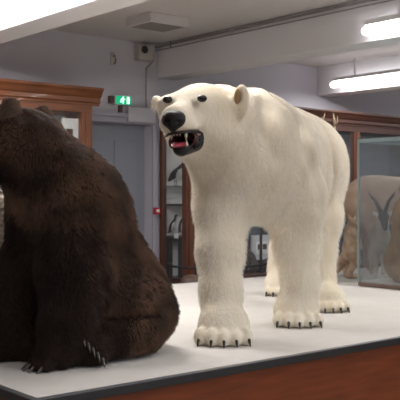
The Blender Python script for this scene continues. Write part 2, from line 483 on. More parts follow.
batten(2.90, 3.3, 6.9, 2.93, 'tube light beside the nearest ceiling beam, above the brown bear', up=True)
batten(5.64, .9, 4.62, 2.92, 'upper of the two lit white tube lights at the right edge')
batten(8.17, 3.4, 7.2, 2.935, 'lower of the two lit white tube lights at the right edge')
batten(.40, -.8, 2.8, 2.92, 'tube light hanging well in front of the display platform, near the windows')
batten(2.90, -.8, 2.4, 2.93, 'tube light over the front edge of the display platform')
batten(10.7, 3.2, 6.8, 2.92, 'tube light at the far right end of the room')


def lamp(name, loc, sx, sy, power, color=(1, .97, .96), rot=(0, 0, 0)):
    l = bpy.data.lights.new(name, 'AREA'); l.shape = 'RECTANGLE'; l.size = sx; l.size_y = sy
    l.energy = power; l.color = color
    o = bpy.data.objects.new(name, l); COL.objects.link(o); o.location = loc; o.rotation_euler = rot
    return o


LP = 1.0
lamp('tube_glow', (2.90, 5.1, 2.875), .07, 3.4, 92 * LP)
lamp('tube_glow', (2.90, .8, 2.87), .09, 3.1, 26 * LP)
lamp('tube_glow', (5.64, 2.76, 2.87), .07, 3.5, 60 * LP)
lamp('tube_glow', (8.17, 5.3, 2.885), .07, 3.6, 60 * LP)
lamp('tube_glow', (.40, 1.0, 2.86), .09, 3.4, 14 * LP)
lamp('tube_glow', (10.7, 5.0, 2.86), .09, 3.4, 30 * LP)
# the sky beyond the windows behind the camera: it stands above the window heads, so its light only falls downwards into the room
lamp('window_daylight', (5.0, -6.2, 4.6), 15.0, 3.5, 1500 * LP, (.80, .89, 1.0), (math.pi / 2, 0, 0))

# ================================================================== PLATFORM
PX0, PX1, PY0, PY1 = 1.565, 9.3, 2.82, 5.78
p = empty('display_platform', (PX0, PY0, 0), 0, 'long reddish wooden display platform with pale felt top carrying the bears', 'platform')
W_, D_ = PX1 - PX0, PY1 - PY0
ob('plinth', boxes((.03, W_ - .03, .03, D_ - .03, 0, PZ - .035)), M['plinth'], p, bevel=.004)
ob('felt_top', boxes((.022, W_ - .022, .022, D_ - .022, PZ - .034, PZ)), M['felt'], p)
bm = boxes((0, W_, 0, .02, PZ - .034, PZ), (0, W_, D_ - .02, D_, PZ - .034, PZ), (0, .02, .021, D_ - .021, PZ - .034, PZ), (W_ - .02, W_, .021, D_ - .021, PZ - .034, PZ))
ob('edge_trim', bm, M['edge'], p, bevel=.002)
bm = boxes((-.001, W_, -.001, .026, PZ + .0005, PZ + .004), (0, W_, D_ - .026, D_, PZ + .0005, PZ + .004), (-.001, .026, .027, D_ - .027, PZ + .0005, PZ + .004), (W_ - .026, W_, .027, D_ - .027, PZ + .0005, PZ + .004))
ob('trim_lip', bm, M['lipsteel'], p)
ob('kick_board', boxes((-.01, W_ + .01, -.01, D_ + .01, 0, .10)), M['plinth'], p)


# ================================================================== CABINETS
def cornice_prof(y, z0, z1, out):
    h = z1 - z0
    return [(y + .02, z0), (y - .012, z0), (y - .012, z0 + .12 * h), (y - .03, z0 + .18 * h), (y - .03, z0 + .42 * h), (y - .05 * out / .1, z0 + .5 * h),
            (y - .075 * out / .1, z0 + .72 * h), (y - out, z0 + .86 * h), (y - out, z1), (y + .02, z1)]


def cabinet(name, x0, x1, posts, label, wood, woodh, lining, side_glass, z_sill=.63, z_glass=2.36, z_top=2.6):
    yf, yb = 7.1, YW - .004
    c = empty(name, (0, 0, 0), 0, label, 'cabinet')
    D = yb - yf
    bm = boxes((x0 + .02, x1 - .02, yf + .02, yb, 0, z_sill - .04))
    ob('lower_body', bm, wood, c, bevel=.004)
    bm = bmesh.new(); x = x0
    ob('sill_rail', boxes((x0, x1, yf - .02, yb, z_sill - .04, z_sill + .03)), woodh, c, bevel=.008)
    ob('frieze', boxes((x0 + .01, x1 - .01, yf + .0, yb, z_glass, z_top - .15)), woodh, c)
    bm = bmesh.new()
    extrude_profile(bm, cornice_prof(yf, z_top - .17, z_top, .09), 'x', x0 - .07, x1 + .07)
    box(bm, x0 - .07, x0 + .0, yf + .02, yb, z_top - .05, z_top); box(bm, x1, x1 + .07, yf + .02, yb, z_top - .05, z_top)
    box(bm, x0, x1, yf + .02, yb, z_top - .16, z_top - .02)
    ob('cornice', bm, woodh, c, bevel=.004)
    for px in posts:
        bm = boxes((px - .06, px + .06, yf - .004, yf + .07, z_sill + .03, z_glass)); box(bm, px - .025, px + .025, yf - .016, yf, z_sill + .03, z_glass)
        ob('post', bm, wood, c, bevel=.005)
    for a, b in zip(posts, posts[1:]):
        ob('glass_door', boxes((a + .06, b - .06, yf + .022, yf + .028, z_sill + .03, z_glass)), M['pane'], c)
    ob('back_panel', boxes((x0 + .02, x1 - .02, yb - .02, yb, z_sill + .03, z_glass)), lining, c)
    for sx, gl in ((x0, side_glass), (x1, False)):
        if gl:
            ob('side_glass', boxes((sx + .02, sx + .026, yf + .07, yb - .07, z_sill + .03, z_glass)), M['pane'], c)
            ob('post', boxes((sx, sx + .06, yb - .075, yb - .021, z_sill + .03, z_glass)), wood, c, bevel=.005)
        else:
            s = sx if sx == x0 else sx - .03
            ob('side_panel', boxes((s, s + .03, yf + .07, yb - .021, z_sill + .03, z_glass)), wood, c)
    return c


CL = cabinet('wooden_display_cabinet', 1.4, 4.585, [1.46, 3.0, 4.515], 'orange-brown wooden glazed cabinet with moulded cornice behind the brown bear', M['wood'], M['woodh'], M['cabin'], False)
for z in (1.15, 1.75):
    ob('shelf', boxes((1.44, 4.55, 7.2, YW - .025, z, z + .022)), M['cabin'], CL)
bm = boxes((4.28, 4.32, 7.16, 7.19, .66, 2.3), (4.41, 4.46, 7.16, 7.19, .66, 2.3), (4.32, 4.41, 7.165, 7.185, 2.2, 2.3))
ob('reflection_bars', bm, M['card'], CL)  # solid pale bars standing in for reflections in the cabinet glass
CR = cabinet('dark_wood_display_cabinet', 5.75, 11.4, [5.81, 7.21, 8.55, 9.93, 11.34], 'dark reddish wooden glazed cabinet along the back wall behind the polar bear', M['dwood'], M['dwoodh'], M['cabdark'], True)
# pale lining and shelves at its left end, where the birds stand
ob('end_lining', boxes((6.30, 6.32, 7.13, YW - .03, .66, 2.36)), M['card'], CR)
ob('end_lining', boxes((5.82, 6.30, YW - .045, YW - .026, .66, 2.36)), M['card'], CR)
ob('glass_shelf', boxes((5.79, 6.29, 7.18, YW - .05, 1.646, 1.660)), M['caseedge'], CR)
ob('shelf', boxes((5.79, 6.29, 7.18, YW - .05, 1.442, 1.462)), M['black'], CR)
# their lower black stand
s = empty('black_stand', (5.90, 7.385, .66), 0, 'black stand with two birds on it inside the cabinet', 'stand')
ob('stand_top', boxes((-.09, .15, -.14, .15, .42, .452)), M['black'], s, bevel=.004)
for x_, y_ in ((-.065, -.10), (-.065, .11), (.105, -.10), (.105, .11)):
    ob('leg', boxes((x_ - .022, x_ + .022, y_ - .03, y_ + .03, 0, .42)), M['black'], s)
tag(ob('label_card', boxes((5.803, 5.809, 7.30, 7.37, 1.09, 1.14)), M['card']), 'small white label card at the front of the black stand', 'label')


def bird(name, loc, h, rz, label, cat, lean, group=None):
    """an upright web-footed bird, h tall; modelled facing +x."""
    r = empty(name, loc, rz, label, cat, group)
    S = Sculpt((-.45 * h, -.25 * h, 0), (.6 * h, .25 * h, 1.05 * h), h / 46)
    dx = lean
    S.ell((0, 0, .42 * h), (.13 * h, .12 * h, .30 * h), pitch=0, roll=dx, k=.02)
    sx = math.sin(dx)
    S.chain([(.25 * h * sx, 0, .62 * h, .075 * h), (.42 * h * sx + .02 * h, 0, .76 * h, .05 * h), (.46 * h * sx + .05 * h, 0, .90 * h, .055 * h), (.46 * h * sx + .10 * h, 0, .93 * h, .045 * h)], k=.05 * h)
    S.cone((-.28 * h * sx, 0, .22 * h), (-.55 * h * sx - .05 * h, 0, .10 * h), .06 * h, .02 * h, k=.05 * h)
    me = S.mesh('body'); o = link('body', me, M['plume'], r, True)
    S2 = Sculpt((-.45 * h, -.25 * h, 0), (.6 * h, .25 * h, 1.05 * h), h / 46)
    S2.ell((.06 * h, 0, .43 * h), (.105 * h, .105 * h, .27 * h), roll=dx, k=.02)
    link('belly', S2.mesh('belly'), M['whitefur'], r, True)
    bm = bmesh.new(); x = .46 * h * sx + .13 * h
    tube(bm, [(x, 0, .93 * h), (x + .09 * h, 0, .925 * h), (x + .13 * h, 0, .905 * h)], [.02 * h, .012 * h, .003 * h], 8)
    ob('beak', bm, M['beak'], r, smooth=True)
    for s_ in (-1, 1):
        bm = bmesh.new(); tube(bm, [(0, s_ * .06 * h, .2 * h), (.0, s_ * .06 * h, .015 * h), (.10 * h, s_ * .07 * h, .008 * h)], [.018 * h, .014 * h, .012 * h], 6)
        ob('leg', bm, M['beak'], r)
        bm = bmesh.new(); w = [bm.verts.new(v) for v in ((0, s_ * .06 * h, .02 * h), (.13 * h, s_ * .02 * h, .006 * h), (.15 * h, s_ * .07 * h, .006 * h), (.12 * h, s_ * .12 * h, .006 * h))]
        bm.faces.new(w); r_ = bmesh.ops.extrude_face_region(bm, geom=bm.faces[:]); bmesh.ops.translate(bm, verts=[v for v in r_['geom'] if isinstance(v, bmesh.types.BMVert)], vec=(0, 0, -.005 * h))
        ob('foot', bm, M['beak'], r)
    return r


bird('seabird', (5.90, 7.47, 1.660), .33, ROTZ - .5, 'dark seabird with pale belly leaning on the upper glass shelf', 'bird', .85)
bird('penguin', (5.855, 7.475, 1.112), .24, ROTZ - .8, 'left of two small upright birds on the black stand', 'bird', .45, 'small birds on the black stand')
bird('penguin', (5.945, 7.425, 1.112), .25, ROTZ - .6, 'right of two small upright birds on the black stand', 'bird', .2, 'small birds on the black stand')

# things low in the dark cabinet, seen between the polar bear's legs
q = empty('picture_panel', (7.275, 7.52, .875), 0, 'white framed panel with four dark squares in the cabinet between the legs', 'picture')
ob('board', boxes((-.17, .17, 0, .02, -.10, .20)), M['cabin'], q)
ob('frame', boxes((-.10, .10, -.006, 0, -.03, .12)), M['card'], q)
for i in (0, 1):
    ob('print', boxes((-.075 + i * .085, -.010 + i * .085, -.011, -.006, .025, .09)), M['black'], q)
S = Sculpt((-.2, -.15, 0), (.2, .15, .35), .012)
S.ell((0, 0, .12), (.13, .1, .15), k=.05).ell((.08, .02, .06), (.11, .1, .09), k=.05).ell((-.07, 0, .22), (.06, .06, .1), k=.05).flat()
me = S.mesh('rock', wob=lambda V: .018 * fbm(V, 12, 3))
o = link('rock', me, M['stone'], None, True); o.location = (6.92, 7.42, .66); tag(o, 'tall grey-brown rock in the cabinet beside the white panel', 'rock')
S = Sculpt((-.25, -.15, 0), (.25, .15, .2), .012)
S.ell((0, 0, .05), (.17, .1, .10), k=.05).ell((.09, .02, .03), (.09, .1, .06), k=.05).flat()
me = S.mesh('rock', wob=lambda V: .018 * fbm(V, 14, 9))
o = link('rock', me, M['stone'], None, True); o.location = (7.25, 7.33, .66); tag(o, 'low dark rock in the cabinet below the white panel', 'rock')
bm = bmesh.new(); tube(bm, [(0, 0, 0), (0, 0, .62)], .018, 8); lathe(bm, [(.05, 0), (.05, .012), (.02, .02)])
o = ob('support_rod', bm, M['black'], None, loc=(6.97, 7.22, .66)); tag(o, 'thin black upright rod inside the cabinet between the legs', 'rod')
bird('seabird', (6.75, 7.22, .66), .14, ROTZ + .3, 'tiny dark bird low in the cabinet in front of the tall rock', 'bird', .5)
# dark plants inside the cabinet behind the polar bear's back
bm = bmesh.new()
for k in range(140):
    c = Vector((random.uniform(-.3, .3), random.uniform(-.08, .08), random.uniform(.1, 1.45)))
    n_ = Vector((random.uniform(-1, 1), random.uniform(-1, .2), random.uniform(-.4, 1))).normalized(); u = n_.orthogonal().normalized(); w = n_.cross(u)
    s_ = random.uniform(.025, .05)
    bm.faces.new([bm.verts.new(c + u * s_ * 1.8), bm.verts.new(c + w * s_ * .7), bm.verts.new(c - u * s_ * 1.8), bm.verts.new(c - w * s_ * .7)])
tube(bm, [(0, 0, 0), (.03, 0, .6), (-.03, .02, 1.4)], [.03, .02, .008], 7)
o = ob('cabinet_shrub', bm, M['foliage'], None, loc=(8.2, 7.35, .66)); tag(o, 'dark leafy shrub inside the dark wooden cabinet', 'plant')

# rope barrier behind the platform
for (x, y, lb) in ((5.05, 7.0, 'black rope barrier post behind the brown bear'), (5.143, 6.6, 'black rope barrier post in front of the bird cabinet'), (6.75, 6.55, 'black rope barrier post behind the polar bear')):
    b = empty('barrier_post', (x, y, 0), 0, lb, 'barrier post', 'rope barrier posts')
    bm = bmesh.new(); lathe(bm, [(.14, 0), (.14, .012), (.05, .028), (.02, .04)]); ob('base', bm, M['black'], b, smooth=False)
    bm = bmesh.new(); tube(bm, [(0, 0, .03), (0, 0, .88)], .022, 12); ob('pole', bm, M['black'], b)
    bm = bmesh.new(); lathe(bm, [(.022, .86), (.03, .87), (.03, .895), (.015, .91), (.001, .912)]); ob('knob', bm, M['black'], b)
bm = bmesh.new()
for (a, c) in (((5.05, 7.0), (5.143, 6.6)), ((5.143, 6.6), (6.75, 6.55))):
    tube(bm, [(a[0] + (c[0] - a[0]) * t / 10, a[1] + (c[1] - a[1]) * t / 10, .87 - .16 * math.hypot(c[0] - a[0], c[1] - a[1]) * (t / 10) * (1 - t / 10)) for t in range(11)], .011, 8)
tag(ob('barrier_rope', bm, M['rope'], smooth=True), 'black rope slung between the barrier posts', 'rope')
st_ = empty('round_stool', (5.17, 6.30, 0), 0, 'round brown padded stool behind the platform beside the barrier post', 'stool')
bm = bmesh.new(); lathe(bm, [(.05, .70), (.10, .70), (.105, .72), (.10, .76), (.075, .79), (.03, .805), (.001, .807)]); ob('seat', bm, M['leather'], st_, smooth=True)
for k in range(4):
    a_ = k * math.pi / 2 + .4
    bm = bmesh.new(); tube(bm, [(.14 * math.cos(a_), .14 * math.sin(a_), 0), (.07 * math.cos(a_), .07 * math.sin(a_), .70)], .014, 8); ob('leg', bm, M['dwood'], st_)

# ================================================================== GLASS CASE on the platform, right
g = empty('glass_case', (5.62, 4.66, PZ + .004), 0, 'tall glass case with a brown base rail at the right edge', 'display case')
CW, CD, CH = 1.5, 1.5, 1.21
bm = boxes((0, CW, -CD, 0, 0, .03)); ob('base_rail', bm, M['rail'], g, bevel=.004)
ob('floor_board', boxes((.02, CW - .02, -CD + .02, -.02, .03, .042)), M['felt'], g)
ob('side_pane', boxes((0, .008, -CD, 0, .03, CH)), M['case'], g)
ob('back_pane', boxes((.008, CW, -.008, 0, .03, CH)), M['caseback'], g)
ob('side_pane', boxes((CW - .008, CW, -CD, -.008, .03, CH)), M['caseback'], g)
ob('front_pane', boxes((.008, CW - .008, -CD, -CD + .008, .03, CH)), M['caseback'], g)
ob('top_pane', boxes((0, CW, -CD, 0, CH, CH + .008)), M['caseedge'], g)
bm = boxes((-.004, .014, -.014, .004, .03, CH)); ob('corner_strip', bm, M['caseedge'], g)
bm = boxes((CW - .014, CW + .004, -.014, .004, .03, CH)); ob('corner_strip', bm, M['caseedge'], g)
bm = boxes((-.004, .012, -CD, 0, CH - .02, CH + .012), (.012, CW, -.012, .004, CH - .02, CH + .012)); ob('top_strip', bm, M['caseedge'], g)


# ================================================================== ANIMALS (modelled in a frame facing the camera's way, then set on the platform)
def animal(name, lat, dep, label, cat):
    return empty(name, room(lat, dep, PZ), ROTZ, label, cat)


def part_tube(name, pts, rads, m, parent, org, n=8):
    bm = bmesh.new(); tube(bm, [(p[0] - org[0], p[1] - org[1], p[2] - org[2]) for p in pts], rads, n)
    return ob(name, bm, m, parent, smooth=True)


def claw_at(base, dirv, L, r, parent, org, m, droop=.6):
    d = Vector(dirv).normalized(); b = Vector(base)
    pts = [b + d * (L * t) + Vector((0, 0, -droop * L * t * t)) for t in (0, .3, .6, .85, 1)]
    pts = [Vector((p.x, p.y, max(p.z, .004))) for p in pts]
    return part_tube('claw', pts, [r, r * .95, r * .75, r * .45, r * .12], m, parent, org, 8)


def paw(S, c, heading, L, W, H, toes=5, k=.016):
    """pad and toes; heading is the angle of the way the toes point. Returns toe tips and directions."""
    hx, hy = math.cos(heading), math.sin(heading); sx, sy = -hy, hx
    S.ell((c[0] - hx * .03, c[1] - hy * .03, H * .50), (W * .90, L * .80, H * .56), yaw=heading - math.pi / 2, k=.05)
    S.ell((c[0] - hx * L * .25, c[1] - hy * L * .25, H * .82), (W * .76, L * .6, H * .58), yaw=heading - math.pi / 2, k=.06)
    tips = []
    for i in range(toes):
        t = (i - (toes - 1) / 2) / ((toes - 1) / 2)
        fwd = L * (.74 - .26 * t * t); side = W * .80 * t
        x, y = c[0] + hx * fwd + sx * side, c[1] + hy * fwd + sy * side
        r = W * .235; an = heading + .22 * t
        S.ell((x - math.cos(an) * r * .5, y - math.sin(an) * r * .5, r * 1.15), (r, r * 1.7, r * 1.42), yaw=an - math.pi / 2, k=k)
        tips.append(((x + math.cos(an) * r * .85, y + math.sin(an) * r * .85, r * 1.25), (math.cos(an), math.sin(an), -.35)))
    return tips


# ---------------------------------------------------------------- polar bear
def polar_bear():
    org = (.35, 5.4, 0)
    root = animal('polar_bear', org[0], org[1], 'huge cream-white polar bear standing on all fours with open mouth', 'bear')
    S = Sculpt((-.36, 3.92, 0), (1.15, 6.75, 1.5), .0105)
    # trunk
    S.ell((.300, 4.93, .95), (.300, .40, .345), yaw=-.27, k=.1)
    S.ell((.40, 5.25, .98), (.335, .45, .335), yaw=-.27, k=.16)
    S.ell((.54, 5.65, .965), (.365, .50, .380), yaw=-.27, k=.16)
    S.ell((.685, 6.12, .965), (.365, .42, .385), yaw=-.27, k=.16)
    S.ell((.33, 5.02, 1.20), (.20, .30, .13), yaw=-.27, k=.12)           # shoulder hump
    # shoulders and haunches
    S.chain([(.47, 4.98, .98, .20), (.54, 5.04, .74, .20), (.578, 5.10, .48, .132), (.592, 5.06, .25, .102), (.594, 5.05, .14, .096)], k=.055)
    S.chain([(.16, 4.80, .92, .175), (.125, 4.72, .70, .142), (.108, 4.63, .46, .110), (.110, 4.56, .25, .090), (.115, 4.50, .12, .086)], k=.10)
    S.chain([(.77, 6.12, .86, .25), (.80, 5.98, .60, .185), (.825, 5.92, .38, .108), (.825, 5.86, .20, .086), (.84, 5.80, .10, .085)], k=.06)
    S.chain([(.64, 6.30, .82, .24), (.69, 6.42, .56, .155), (.655, 6.62, .34, .105), (.63, 6.66, .20, .090), (.61, 6.62, .10, .088)], k=.08)
    # neck and head
    S.cone((.24, 4.82, 1.06), (.10, 4.62, 1.12), .285, .220, k=.12); S.cone((.10, 4.62, 1.12), (.02, 4.46, 1.14), .20, .17, k=.08)
    S.cone((.20, 4.72, .90), (.06, 4.50, 1.06), .20, .15, k=.10)
    yw = -.33                                                             # the way the face points: left of the camera
    S.ell((.005, 4.38, 1.150), (.185, .205, .170), yaw=yw, k=.08)
    S.ell((.015, 4.36, 1.07), (.165, .18, .12), yaw=yw, k=.06)            # cheeks
    S.ell((-.062, 4.29, 1.180), (.142, .13, .098), yaw=yw, k=.04)         # brow
    S.cone((-.045, 4.25, 1.150), (-.118, 4.060, 1.118), .100, .070, k=.05)  # muzzle
    S.ell((-.100, 4.10, 1.088), (.088, .105, .046), yaw=yw, k=.03)        # upper lips
    S.cone((-.02, 4.33, 1.045), (-.092, 4.12, .985), .105, .044, k=.04)   # lower jaw
    S.ell((-.005, 4.105, 1.165), (.020, .05, .03), yaw=yw, k=.05, sub=True); S.ell((-.168, 4.15, 1.165), (.020, .05, .03), yaw=yw, k=.05, sub=True)
    # mouth opening
    S.ell((-.083, 4.085, 1.022), (.060, .150, .042), yaw=yw, pitch=.10, roll=-.30, k=.015, sub=True)
    S.cone((-.020, 4.12, 1.045), (.004, 4.16, 1.064), .024, .012, k=.01, sub=True)
    S.ell((-.165, 4.245, 1.200), (.045, .06, .050), yaw=yw, k=.03)
    # ears
    S.cone((.145, 4.37, 1.19), (.188, 4.32, 1.215), .055, .040, k=.03)
    S.ell((.204, 4.305, 1.226), (.047, .031, .090), yaw=yw - .4, roll=.12, k=.02)
    S.ell((-.222, 4.47, 1.240), (.030, .026, .040), yaw=yw + .3, roll=-.3, k=.03)
    S.ell((.184, 4.276, 1.250), (.020, .026, .046), yaw=yw - .4, roll=.12, k=.010, sub=True)
    # eye sockets
    S.sph((-.156, 4.150, 1.222), .022, k=.03, sub=True); S.sph((.012, 4.100, 1.222), .022, k=.03, sub=True)
    # paws
    H = -math.pi / 2
    t1 = paw(S, (.122, 4.42, 0), H - .02, .155, .148, .142)
    t2 = paw(S, (.565, 5.02, 0), H + .0, .150, .144, .142)
    t3 = paw(S, (.855, 5.66, 0), H + .0, .15, .120, .12)
    t4 = paw(S, (.600, 6.53, 0), H - .05, .14, .115, .12)
    # skin folds in the hide: behind the shoulder, before the thigh, at the neck, pressed into the surface found in depth
    def skin(x, z):
        col = S.f[int(round((x - S.o[0]) / S.h)), :, int(round((z - S.o[2]) / S.h))]
        k = int(np.argmax(col < 0)); return float(S.ax[1][k])
    for pts, r in (([(.46, 1.30), (.574, 1.177), (.605, 1.03), (.68, .90), (.70, .72)], .034), ([(.82, 1.198), (.865, .99), (.85, .70)], .032), ([(.35, 1.24), (.35, 1.10), (.40, .98)], .026)):
        P = [(x, skin(x, z) - .010, z) for x, z in pts]
        for a, b in zip(P, P[1:]): S.cone(a, b, r * .9, r * .9, k=.10, sub=True)
    S.flat(.001)

    def wob(V):
        w = .006 * fbm(V, 9, 2, (1, 1, .4)) + .0035 * fbm(V, 26, 5, (1, 1, .35))
        face = np.clip((V[:, 1] - 4.15) / .3, .15, 1)
        return w * face
    me = S.mesh('body', wob, org)
    body = link('body', me, M['polar'], root, True)
    co = np.empty(len(me.vertices) * 3, np.float32); me.vertices.foreach_get('co', co); V = co.reshape(-1, 3) + np.array(org)
    # hair is short on the face, none on the nose, in the mouth, under the feet
    ln = np.clip((V[:, 1] - 4.02) / .50, .18, 1)
    ln = np.minimum(ln, np.clip(V[:, 2] / .30 + .25, .3, 1))
    dn = np.ones(len(V))

    def near(c, r): return np.linalg.norm((V - np.array(c)), axis=1) < r
    dn[V[:, 2] < .012] = 0
    m_ = (np.linalg.norm((V - np.array((-.092, 4.085, 1.018))) / np.array((.088, .165, .050)), axis=1) < 1)
    dn[m_] = 0
    for c, r in (((-.125, 3.985, 1.105), .062), ((-.156, 4.155, 1.222), .022), ((.012, 4.105, 1.222), .022), ((.184, 4.276, 1.250), .036)): dn[near(c, r)] = 0
    fur(body, M['polarhair'], 30000, .025, 6, .0010, (.05, .35, -.65), brown=.25, clump=.25, rough=.004, dens=dn, leng=ln, seed=3)
    # nose
    N = Sculpt((-.20, 3.90, 1.03), (-.04, 4.12, 1.18), .0045)
    N.ell((-.124, 4.010, 1.106), (.055, .045, .040), yaw=yw, pitch=-.1, k=.01)
    N.ell((-.121, 4.025, 1.126), (.050, .042, .028), yaw=yw, k=.03)
    N.cone((-.128, 3.985, 1.078), (-.126, 4.00, 1.056), .014, .008, k=.03)
    for sx in (-1, 1):
        N.ell((-.126 + sx * .026, 3.968 - sx * .008, 1.098), (.012, .014, .010), k=.006, sub=True)
    link('nose', N.mesh('nose', None, org), M['nose'], root, True)
    # eyes with dark rims
    for c in ((-.157, 4.168, 1.222), (.010, 4.118, 1.222)):
        e = Sculpt((c[0] - .04, c[1] - .04, c[2] - .04), (c[0] + .04, c[1] + .04, c[2] + .04), .003)
        e.ell(c, (.0245, .024, .018), yaw=yw, k=.004)
        link('eye', e.mesh('eye', None, org), M['eye'], root, True)
    # mouth lining (a thin shell round the opening), lips, tongue, teeth
    L = Sculpt((-.22, 3.90, .92), (.10, 4.32, 1.12), .004)
    L.ell((-.080, 4.10, 1.020), (.064, .150, .045), yaw=yw, pitch=.10, roll=-.3, k=0)
    L.ell((-.083, 4.085, 1.020), (.058, .147, .038), yaw=yw, pitch=.10, roll=-.3, k=0, sub=True)
    ax = L.ax
    L.f = np.maximum(L.f, (4.075 - ax[1].astype(np.float32))[None, :, None])
    link('mouth_lining', L.mesh('mouth_lining', None, org), M['mouth'], root, True)
    J = Sculpt((-.20, 3.98, .90), (.08, 4.26, 1.08), .0045)
    J.cone((-.038, 4.19, 1.024), (-.090, 4.078, .982), .058, .040, k=.01)
    J.ell((-.083, 4.085, 1.024), (.052, .150, .040), yaw=yw, pitch=.10, roll=-.30, k=.008, sub=True)
    J.f = np.maximum(J.f, (J.ax[2][None, :] - 1.030 - .28 * (J.ax[0][:, None] + .07)).astype(np.float32)[:, None, :])
    link('lower_lip', J.mesh('lower_lip', None, org), M['lip'], root, True)
    up = [(.010, 4.130, 1.056), (-.010, 4.095, 1.064), (-.038, 4.052, 1.060), (-.075, 4.022, 1.052), (-.118, 4.010, 1.050), (-.148, 4.032, 1.044), (-.162, 4.065, 1.036)]
    part_tube('upper_lip', up, [.006, .008, .007, .006, .006, .006, .004], M['lip'], root, org)
    part_tube('mouth_corner', [(.010, 4.130, 1.056), (.008, 4.112, 1.028), (-.008, 4.10, 1.0), (-.03, 4.09, .98)], [.007, .014, .014, .008], M['lip'], root, org)
    T = Sculpt((-.18, 3.98, .93), (.05, 4.24, 1.06), .004)
    T.ell((-.095, 4.080, .998), (.036, .080, .014), yaw=yw, pitch=.12, k=.01)
    T.cone((-.112, 4.03, 1.012), (-.09, 4.12, 1.014), .004, .006, k=.008, sub=True)
    link('tongue', T.mesh('tongue', None, org), M['tongue'], root, True)
    for (x, y, z, l_, r) in ((-.134, 4.045, 1.046, .028, .0065), (-.066, 4.034, 1.050, .036, .0075), (-.122, 4.040, 1.046, .011, .005), (-.108, 4.036, 1.046, .011, .005), (-.094, 4.034, 1.046, .011, .005)):
        part_tube('tooth', [(x, y, z), (x, y - .002, z - l_ * .5), (x + .001, y + .003, z - l_)], [r, r * .8, r * .15], M['tooth'], root, org)
    for (x, y, z, l_, r) in ((-.122, 4.05, .985, .026, .007), (-.062, 4.03, .988, .028, .0075)):
        part_tube('tooth', [(x, y, z), (x, y, z + l_ * .5), (x, y + .004, z + l_)], [r, r * .8, r * .15], M['tooth'], root, org)
    I = Sculpt((.12, 4.23, 1.17), (.25, 4.37, 1.32), .004)
    I.ell((.186, 4.291, 1.250), (.019, .012, .042), yaw=yw - .4, roll=.12, k=.005)
    link('inner_ear', I.mesh('inner_ear', None, org), M['earin'], root, True)
    for tips in (t1, t2, t3, t4):
        for b, dv in tips: claw_at((b[0] - dv[0] * .012, b[1] - dv[1] * .012, b[2]), dv, .050, .0098, root, org, M['claw'], .5)
    # short tail
    part_tube('tail', [(.74, 6.50, 1.02), (.77, 6.58, .96), (.78, 6.60, .88)], [.05, .045, .02], M['polar'], root, org, 12)
    return root


